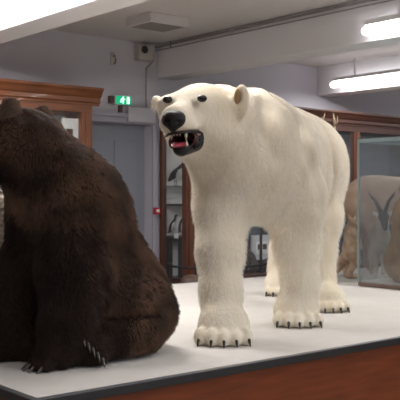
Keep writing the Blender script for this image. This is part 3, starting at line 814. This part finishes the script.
# ---------------------------------------------------------------- brown bear
def brown_bear():
    org = (-.55, 4.15, 0)
    root = animal('brown_bear', org[0], org[1], 'dark brown shaggy bear sitting on the platform, seen from behind its shoulder', 'bear')
    S = Sculpt((-1.42, 3.55, 0), (-.02, 4.70, 1.28), .0105)
    S.ell((-.440, 4.28, .27), (.28, .27, .265), k=.1)
    S.ell((-.56, 4.20, .48), (.25, .26, .29), k=.14)
    S.ell((-.63, 4.12, .72), (.245, .26, .24), k=.14)
    S.ell((-.52, 4.14, .73), (.13, .17, .15), k=.12)
    S.cone((-.70, 4.09, .83), (-.80, 4.05, .97), .20, .175, k=.12)
    # head: turned away from the camera, muzzle to the left
    S.ell((-.85, 4.04, 1.015), (.145, .155, .14), k=.08)
    S.ell((-.90, 3.99, .98), (.13, .13, .13), k=.08)
    S.cone((-.96, 4.10, 1.02), (-1.20, 4.22, .965), .105, .062, k=.07)
    S.cone((-.95, 4.09, .95), (-1.14, 4.18, .915), .08, .045, k=.05)
    S.ell((-.735, 3.93, .26), (.085, .22, .24), k=.08, sub=True)
    # fore legs
    S.chain([(-.60, 3.98, .64, .165), (-.575, 3.90, .40, .125), (-.585, 3.82, .20, .10), (-.60, 3.79, .10, .088)], k=.10)
    S.chain([(-.76, 4.10, .62, .13), (-.86, 4.06, .38, .105), (-.90, 4.00, .18, .09), (-.91, 3.97, .10, .085)], k=.10)
    # hind leg
    S.ell((-.335, 4.12, .195), (.212, .21, .195), k=.10)
    S.ell((-.80, 3.99, .06), (.15, .10, .085), k=.05)
    S.cone((-.34, 4.04, .18), (-.44, 3.90, .08), .16, .085, k=.08)
    S.ell((-.62, 4.35, .18), (.22, .2, .18), k=.1)
    H1 = math.radians(212)
    f1 = paw(S, (-.652, 3.762, 0), H1, .110, .088, .095)
    f2 = paw(S, (-.955, 3.935, 0), math.radians(205), .115, .085, .095)
    for a, b in (((-.47, 3.93, .185), (-.36, 3.90, .225)), ((-.36, 3.90, .225), (-.22, 3.97, .215))): S.cone(a, b, .022, .018, k=.06, sub=True)
    # the upright hind foot: toes up, claws over the top edge
    S.ell((-.470, 3.812, .068), (.070, .062, .078), k=.035)
    hp = []
    for i in range(5):
        t = i / 4
        c = (-.508 + .085 * t, 3.770 + .0 * t, .135 - .085 * t * 1.05)
        S.sph(c, .024, k=.02)
        hp.append((c[0] - .004, c[1] - .020, c[2] + .004))
    S.flat(.001)

    def wob(V):
        return .016 * fbm(V, 9, 4, (1, 1, .5)) + .009 * fbm(V, 24, 6, (1, 1, .45))
    me = S.mesh('body', wob, org)
    body = link('body', me, M['brown'], root, True)
    co = np.empty(len(me.vertices) * 3, np.float32); me.vertices.foreach_get('co', co); V = co.reshape(-1, 3) + np.array(org)
    ln = np.clip(V[:, 2] / .40 + .15, .2, 1)
    hd = np.linalg.norm(V - np.array((-.90, 4.04, 1.06)), axis=1); ln = np.minimum(ln, np.clip((hd - .12) / .25, .3, 1))
    ln = np.minimum(ln, np.clip((V[:, 0] + 1.25) / .3, .2, 1))
    dn = np.ones(len(V)); dn[V[:, 2] < .012] = 0
    # shade on forelegs, feet and chest painted as near-black fur, over naturally darker legs
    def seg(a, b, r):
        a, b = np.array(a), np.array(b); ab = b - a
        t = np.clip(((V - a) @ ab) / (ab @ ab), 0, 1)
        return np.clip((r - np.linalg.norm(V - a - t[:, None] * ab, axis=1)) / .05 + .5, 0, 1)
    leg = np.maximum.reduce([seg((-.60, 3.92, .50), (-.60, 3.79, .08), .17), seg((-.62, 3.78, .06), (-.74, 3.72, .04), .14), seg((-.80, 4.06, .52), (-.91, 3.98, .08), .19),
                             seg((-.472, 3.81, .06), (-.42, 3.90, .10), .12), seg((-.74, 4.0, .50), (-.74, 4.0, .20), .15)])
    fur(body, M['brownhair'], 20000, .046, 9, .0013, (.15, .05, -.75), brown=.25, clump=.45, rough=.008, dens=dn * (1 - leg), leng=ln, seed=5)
    fur(body, M['shadedlegfur'], 7000, .040, 9, .0013, (.05, .0, -.75), brown=.25, clump=.45, rough=.008, dens=dn * leg, leng=ln, seed=6)
    for b, dv in f1 + f2: claw_at((b[0] - dv[0] * .01, b[1] - dv[1] * .01, b[2] + .004), dv, .045, .0075, root, org, M['claw2'], .5)
    for b in hp: claw_at(b, (.35, -.75, -.25), .042, .0075, root, org, M['claw2'], .6)
    for c, r, cv in (((-.868, 3.935, 1.150), (.038, .028, .048), (-.885, 3.910, 1.165)), ((-.757, 4.15, 1.135), (.035, .027, .046), (-.775, 4.128, 1.150))):
        E = Sculpt(np.array(c) - .09, np.array(c) + .09, .006)
        E.ell(c, r, yaw=.2, k=.01); E.cone((c[0], c[1], c[2] - .05), c, .040, .034, k=.03); E.ell(cv, (.020, .016, .030), yaw=.2, k=.01, sub=True)
        ear = link('ear', E.mesh('ear', lambda V: .004 * fbm(V, 40, 3), org), M['brownear'], root, True)
        ear['label'] = 'rounded ear with light from above painted in'
        fur(ear, M['toplitearfur'], 1500, .018, 5, .0011, (-.05, .0, .15), brown=.5, clump=.4, rough=.006, seed=9)
    N = Sculpt((-1.30, 4.12, .90), (-1.12, 4.32, 1.05), .005)
    N.ell((-1.24, 4.235, .985), (.035, .032, .028), k=.01); link('nose', N.mesh('nose', None, org), M['nose'], root, True)
    for c in ((-1.035, 4.035, 1.075), (-.985, 4.215, 1.075)):
        e = Sculpt((c[0] - .03, c[1] - .03, c[2] - .03), (c[0] + .03, c[1] + .03, c[2] + .03), .003); e.sph(c, .014, k=.002)
        link('eye', e.mesh('eye', None, org), M['eye'], root, True)
    part_tube('mouth_line', [(-1.02, 4.06, .955), (-1.12, 4.11, .945), (-1.20, 4.18, .94), (-1.21, 4.23, .94)], [.006] * 4, M['lip'], root, org)
    return root


polar_bear()
brown_bear()


# ---------------------------------------------------------------- lesser mounts behind
def simple_eyes(root, org, cs, r=.012):
    for c in cs:
        e = Sculpt(np.array(c) - .03, np.array(c) + .03, .003); e.sph(c, r, k=.001)
        link('eye', e.mesh('eye', None, org), M['eye'], root, True)


def pale_animal():
    org = (-1.25, 4.75, 0)
    root = animal('spotted_cat', org[0], org[1], 'pale furry animal with dark streaks cut off at the left edge behind the brown bear', 'animal')
    root.location = room(-1.12, 4.72, PZ); root.rotation_euler.z = ROTZ - 1.05
    S = Sculpt((-2.15, 4.4, 0), (-.7, 5.1, .95), .012)
    S.ell((-1.15, 4.75, .60), (.24, .19, .19), k=.1).ell((-1.45, 4.75, .58), (.30, .17, .18), k=.12).ell((-1.75, 4.75, .62), (.18, .16, .19), k=.1)
    for x, y in ((-1.06, 4.68), (-1.02, 4.83), (-1.78, 4.68), (-1.82, 4.83)):
        S.chain([(x, y, .5, .10), (x + .02, y, .25, .065), (x, y, .05, .05)], k=.08); S.ell((x - .05, y, .035), (.09, .055, .04), k=.03)
    S.cone((-1.85, 4.75, .70), (-1.98, 4.74, .80), .13, .11, k=.08); S.ell((-2.03, 4.74, .80), (.11, .10, .10), k=.05).ell((-2.12, 4.74, .77), (.05, .055, .045), k=.04)
    for y in (4.69, 4.80): S.ell((-1.98, y, .90), (.025, .03, .05), k=.02)
    S.flat(.001)
    me = S.mesh('body', lambda V: .010 * fbm(V, 22, 8, (1, 1, 2.5)), org)
    b = link('body', me, M['pale'], root, True)
    simple_eyes(root, org, ((-2.10, 4.68, .82), (-2.10, 4.80, .82)))
    part_tube('tail', [(-.95, 4.75, .62), (-.88, 4.78, .55), (-.86, 4.80, .42)], [.05, .04, .03], M['pale'], root, org)


def stocky_mammal():
    org = (1.78, 8.35, 0)
    root = animal('stocky_mammal', 1.855, 8.72, 'big beige thick-bodied animal with a rounded back behind the glass case', 'animal')
    S = Sculpt((1.2, 7.9, 0), (2.75, 8.8, 1.15), .016)
    S.ell((1.62, 8.35, .70), (.25, .24, .235), k=.12).ell((1.82, 8.36, .72), (.30, .24, .225), k=.15).ell((2.05, 8.33, .68), (.24, .22, .23), k=.12)
    S.ell((1.44, 8.30, .66), (.10, .15, .16), k=.1)
    for x, y in ((1.64, 8.22), (1.66, 8.50), (2.08, 8.20), (2.10, 8.46)):
        S.chain([(x, y, .58, .13), (x + .02, y, .30, .075), (x, y, .06, .055)], k=.08); S.ell((x + .02, y, .03), (.06, .055, .05), k=.03)
    S.cone((2.20, 8.32, .70), (2.42, 8.30, .66), .17, .13, k=.08); S.cone((2.42, 8.30, .66), (2.62, 8.29, .58), .12, .07, k=.06)
    for y in (8.20, 8.40): S.ell((2.36, y, .82), (.03, .03, .06), k=.02)
    S.flat(.001)
    link('body', S.mesh('body', lambda V: .006 * fbm(V, 12, 3), org), M['beige'], root, True)
    simple_eyes(root, org, ((2.46, 8.19, .70), (2.47, 8.40, .70)), .015)


def small_upright():
    org = (1.39, 7.90, 0)
    root = animal('wallaby', org[0], org[1], 'small tan upright animal on long hind feet between polar bear and glass case', 'animal')
    S = Sculpt((1.18, 7.7, 0), (1.70, 8.1, .62), .009)
    S.ell((1.378, 7.92, .23), (.070, .08, .09), k=.05).ell((1.385, 7.90, .35), (.065, .07, .11), k=.06).ell((1.385, 7.90, .44), (.05, .05, .06), k=.05)
    S.ell((1.395, 7.88, .515), (.042, .045, .04), k=.03).cone((1.40, 7.875, .51), (1.45, 7.86, .495), .03, .017, k=.02)
    for x in (1.365, 1.425): S.ell((x, 7.90, .560), (.014, .010, .030), k=.012)
    for y in (7.83, 7.98):
        S.chain([(1.39, y, .22, .06), (1.42, y, .15, .042), (1.36, y, .06, .024), (1.36, y, .025, .022)], k=.03); S.cone((1.35, y, .02), (1.47, y - .01, .016), .021, .016, k=.02)
    for y in (7.84, 7.95): S.chain([(1.40, y, .40, .024), (1.45, y, .34, .019), (1.47, y - .01, .27, .014)], k=.02)
    S.chain([(1.33, 7.96, .18, .04), (1.27, 8.0, .07, .03), (1.22, 8.03, .025, .015)], k=.04)
    S.flat(.001)
    link('body', S.mesh('body', lambda V: .003 * fbm(V, 30, 2), org), M['ltan'], root, True)
    simple_eyes(root, org, ((1.42, 7.848, .525),), .007)


def antelope():
    org = (1.66, 7.75, 0)
    root = animal('antelope', 1.632, 7.85, 'pale antelope with dark face and spread dark horns seen through the glass case', 'antelope')
    S = Sculpt((1.30, 7.4, 0), (2.1, 8.25, .80), .011)
    S.ell((1.67, 7.78, .37), (.10, .16, .11), k=.06).ell((1.70, 7.98, .36), (.10, .15, .11), k=.08)
    for x, y in ((1.62, 7.70), (1.72, 7.70), (1.65, 8.05), (1.76, 8.05)):
        S.chain([(x, y, .32, .055), (x, y, .17, .026), (x, y - .01, .03, .02)], k=.04); S.ell((x, y - .015, .018), (.02, .03, .02), k=.01)
    S.cone((1.66, 7.66, .42), (1.655, 7.56, .55), .075, .055, k=.06)
    S.flat(.001)
    link('body', S.mesh('body', None, org), M['antelope'], root, True)
    S = Sculpt((1.5, 7.35, .38), (1.8, 7.65, .66), .006)
    S.ell((1.652, 7.52, .575), (.042, .055, .045), k=.03).cone((1.652, 7.50, .56), (1.65, 7.44, .47), .038, .024, k=.03)
    link('head', S.mesh('head', None, org), M['dkfur'], root, True)
    for s in (-1, 1):
        S = Sculpt((1.5, 7.4, .5), (1.8, 7.65, .70), .005); S.ell((1.652 + s * .062, 7.54, .590), (.036, .012, .018), roll=-s * .6, k=.01)
        link('ear', S.mesh('ear', None, org), M['whitefur'], root, True)
        part_tube('horn', [(1.652 + s * .018, 7.53, .61), (1.652 + s * .045, 7.55, .67), (1.652 + s * .06, 7.57, .71), (1.652 + s * .095, 7.58, .745), (1.652 + s * .118, 7.59, .79)], [.019, .018, .015, .012, .004], M['horn'], root, org)
    simple_eyes(root, org, ((1.615, 7.485, .58), (1.688, 7.485, .58)), .009)


def case_bear():
    org = (1.86, 6.88, 0)
    root = animal('bear_cub', 1.82, 7.15, 'tan bear inside the glass case, cut off by the right edge', 'bear')
    root.location.z = PZ + .046; root.scale = (.94, .94, .92)
    S = Sculpt((1.45, 6.55, 0), (2.45, 7.25, 1.05), .012)
    S.ell((1.84, 6.90, .42), (.22, .20, .28), k=.1).ell((1.83, 6.88, .62), (.19, .18, .18), k=.1).ell((1.85, 6.84, .76), (.155, .15, .14), k=.06)
    S.cone((1.90, 6.78, .74), (1.99, 6.68, .70), .08, .055, k=.05)
    for c in ((1.735, 6.90, .835), (1.95, 6.90, .86)): S.ell(c, (.055, .03, .055), k=.02)
    for x in (1.72, 1.98): S.chain([(x, 6.80, .58, .09), (x, 6.74, .32, .07), (x, 6.72, .06, .065)], k=.06); S.ell((x, 6.68, .04), (.07, .10, .045), k=.03)
    for x in (1.66, 2.03): S.ell((x, 6.92, .18), (.10, .17, .17), k=.08); S.ell((x, 6.74, .05), (.065, .12, .05), k=.05)
    S.flat(.001)
    b = link('body', S.mesh('body', lambda V: .008 * fbm(V, 20, 2), org), M['cub'], root, True)
    simple_eyes(root, org, ((1.845, 6.70, .775), (1.955, 6.72, .775)), .010)
    N = Sculpt((1.93, 6.58, .64), (2.07, 6.72, .76), .005); N.ell((2.01, 6.645, .71), (.026, .024, .02), k=.01); link('nose', N.mesh('nose', None, org), M['nose'], root, True)
    I = Sculpt((1.68, 6.82, .78), (1.79, 6.92, .90), .005); I.ell((1.732, 6.872, .835), (.032, .012, .034), k=.005); link('inner_ear', I.mesh('inner_ear', None, org), M['dkfur'], root, True)


def deer():
    org = (1.10, 7.75, 0)
    root = animal('deer', org[0], org[1], 'brown deer hidden behind the polar bear, its antler tips showing above the back', 'deer')
    S = Sculpt((.8, 7.2, 0), (1.45, 8.3, 1.45), .014)
    S.ell((1.08, 7.62, .72), (.14, .22, .17), k=.1).ell((1.08, 7.92, .72), (.14, .24, .16), k=.12)
    for x, y in ((1.01, 7.52), (1.16, 7.52), (1.01, 8.05), (1.16, 8.05)):
        S.chain([(x, y, .62, .09), (x, y, .34, .04), (x, y, .04, .028)], k=.06); S.ell((x, y - .02, .025), (.03, .045, .028), k=.015)
    S.cone((1.08, 7.46, .82), (1.10, 7.40, 1.10), .11, .08, k=.08); S.ell((1.11, 7.36, 1.17), (.065, .09, .07), k=.05); S.cone((1.11, 7.33, 1.15), (1.11, 7.25, 1.08), .055, .035, k=.04)
    for s in (-1, 1): S.ell((1.11 + s * .07, 7.42, 1.20), (.045, .02, .026), roll=-s * .5, k=.02)
    S.flat(.001)
    link('body', S.mesh('body', None, org), M['deer'], root, True)
    simple_eyes(root, org, ((1.05, 7.32, 1.18), (1.17, 7.32, 1.18)), .012)
    N = Sculpt((1.05, 7.18, 1.02), (1.17, 7.28, 1.12), .005); N.ell((1.11, 7.225, 1.075), (.022, .018, .018), k=.01); link('nose', N.mesh('nose', None, org), M['nose'], root, True)
    for s in (-1, 1):
        bm = bmesh.new(); X = 1.11
        f = lambda p: (p[0] - org[0], p[1] - org[1], p[2])
        tube(bm, [f(q) for q in ((X + s * .03, 7.38, 1.22), (X + s * .05, 7.42, 1.32), (X + s * .050, 7.42, 1.40), (X + s * .035, 7.40, 1.465))], [.014, .012, .010, .003], 7)
        tube(bm, [f(q) for q in ((X + s * .050, 7.42, 1.36), (X + s * .068, 7.38, 1.39), (X + s * .066, 7.36, 1.43))], [.010, .008, .003], 7)
        ob('antler', bm, M['antler'], root, smooth=True)


pale_animal(); stocky_mammal(); small_upright(); antelope(); case_bear(); deer()

# ================================================================== WORLD, CAMERA
w = bpy.data.worlds.new('room_world'); SC.world = w; w.use_nodes = True
w.node_tree.nodes['Background'].inputs[0].default_value = (.5, .55, .65, 1); w.node_tree.nodes['Background'].inputs[1].default_value = .05
cam = bpy.data.cameras.new('camera'); co = bpy.data.objects.new('camera', cam); COL.objects.link(co)
co.location = (0, 0, EYE); co.rotation_euler = (math.pi / 2, 0, ROTZ)
cam.sensor_width = 36; cam.lens = 860 / 400 * 36; cam.shift_y = -5 / 400; cam.clip_end = 60
SC.camera = co
cam.dof.use_dof = True; cam.dof.focus_distance = 4.6; cam.dof.aperture_fstop = 8.0
vs = SC.view_settings
vs.view_transform = 'Standard'; vs.look = 'None'; vs.exposure = -0.1; vs.gamma = 1.0
vs.use_curve_mapping = False
SC.cycles.use_denoising = True
SC.cycles.transparent_max_bounces = 48; SC.cycles.max_bounces = 10
SC.cycles_curves.shape = 'RIBBONS'
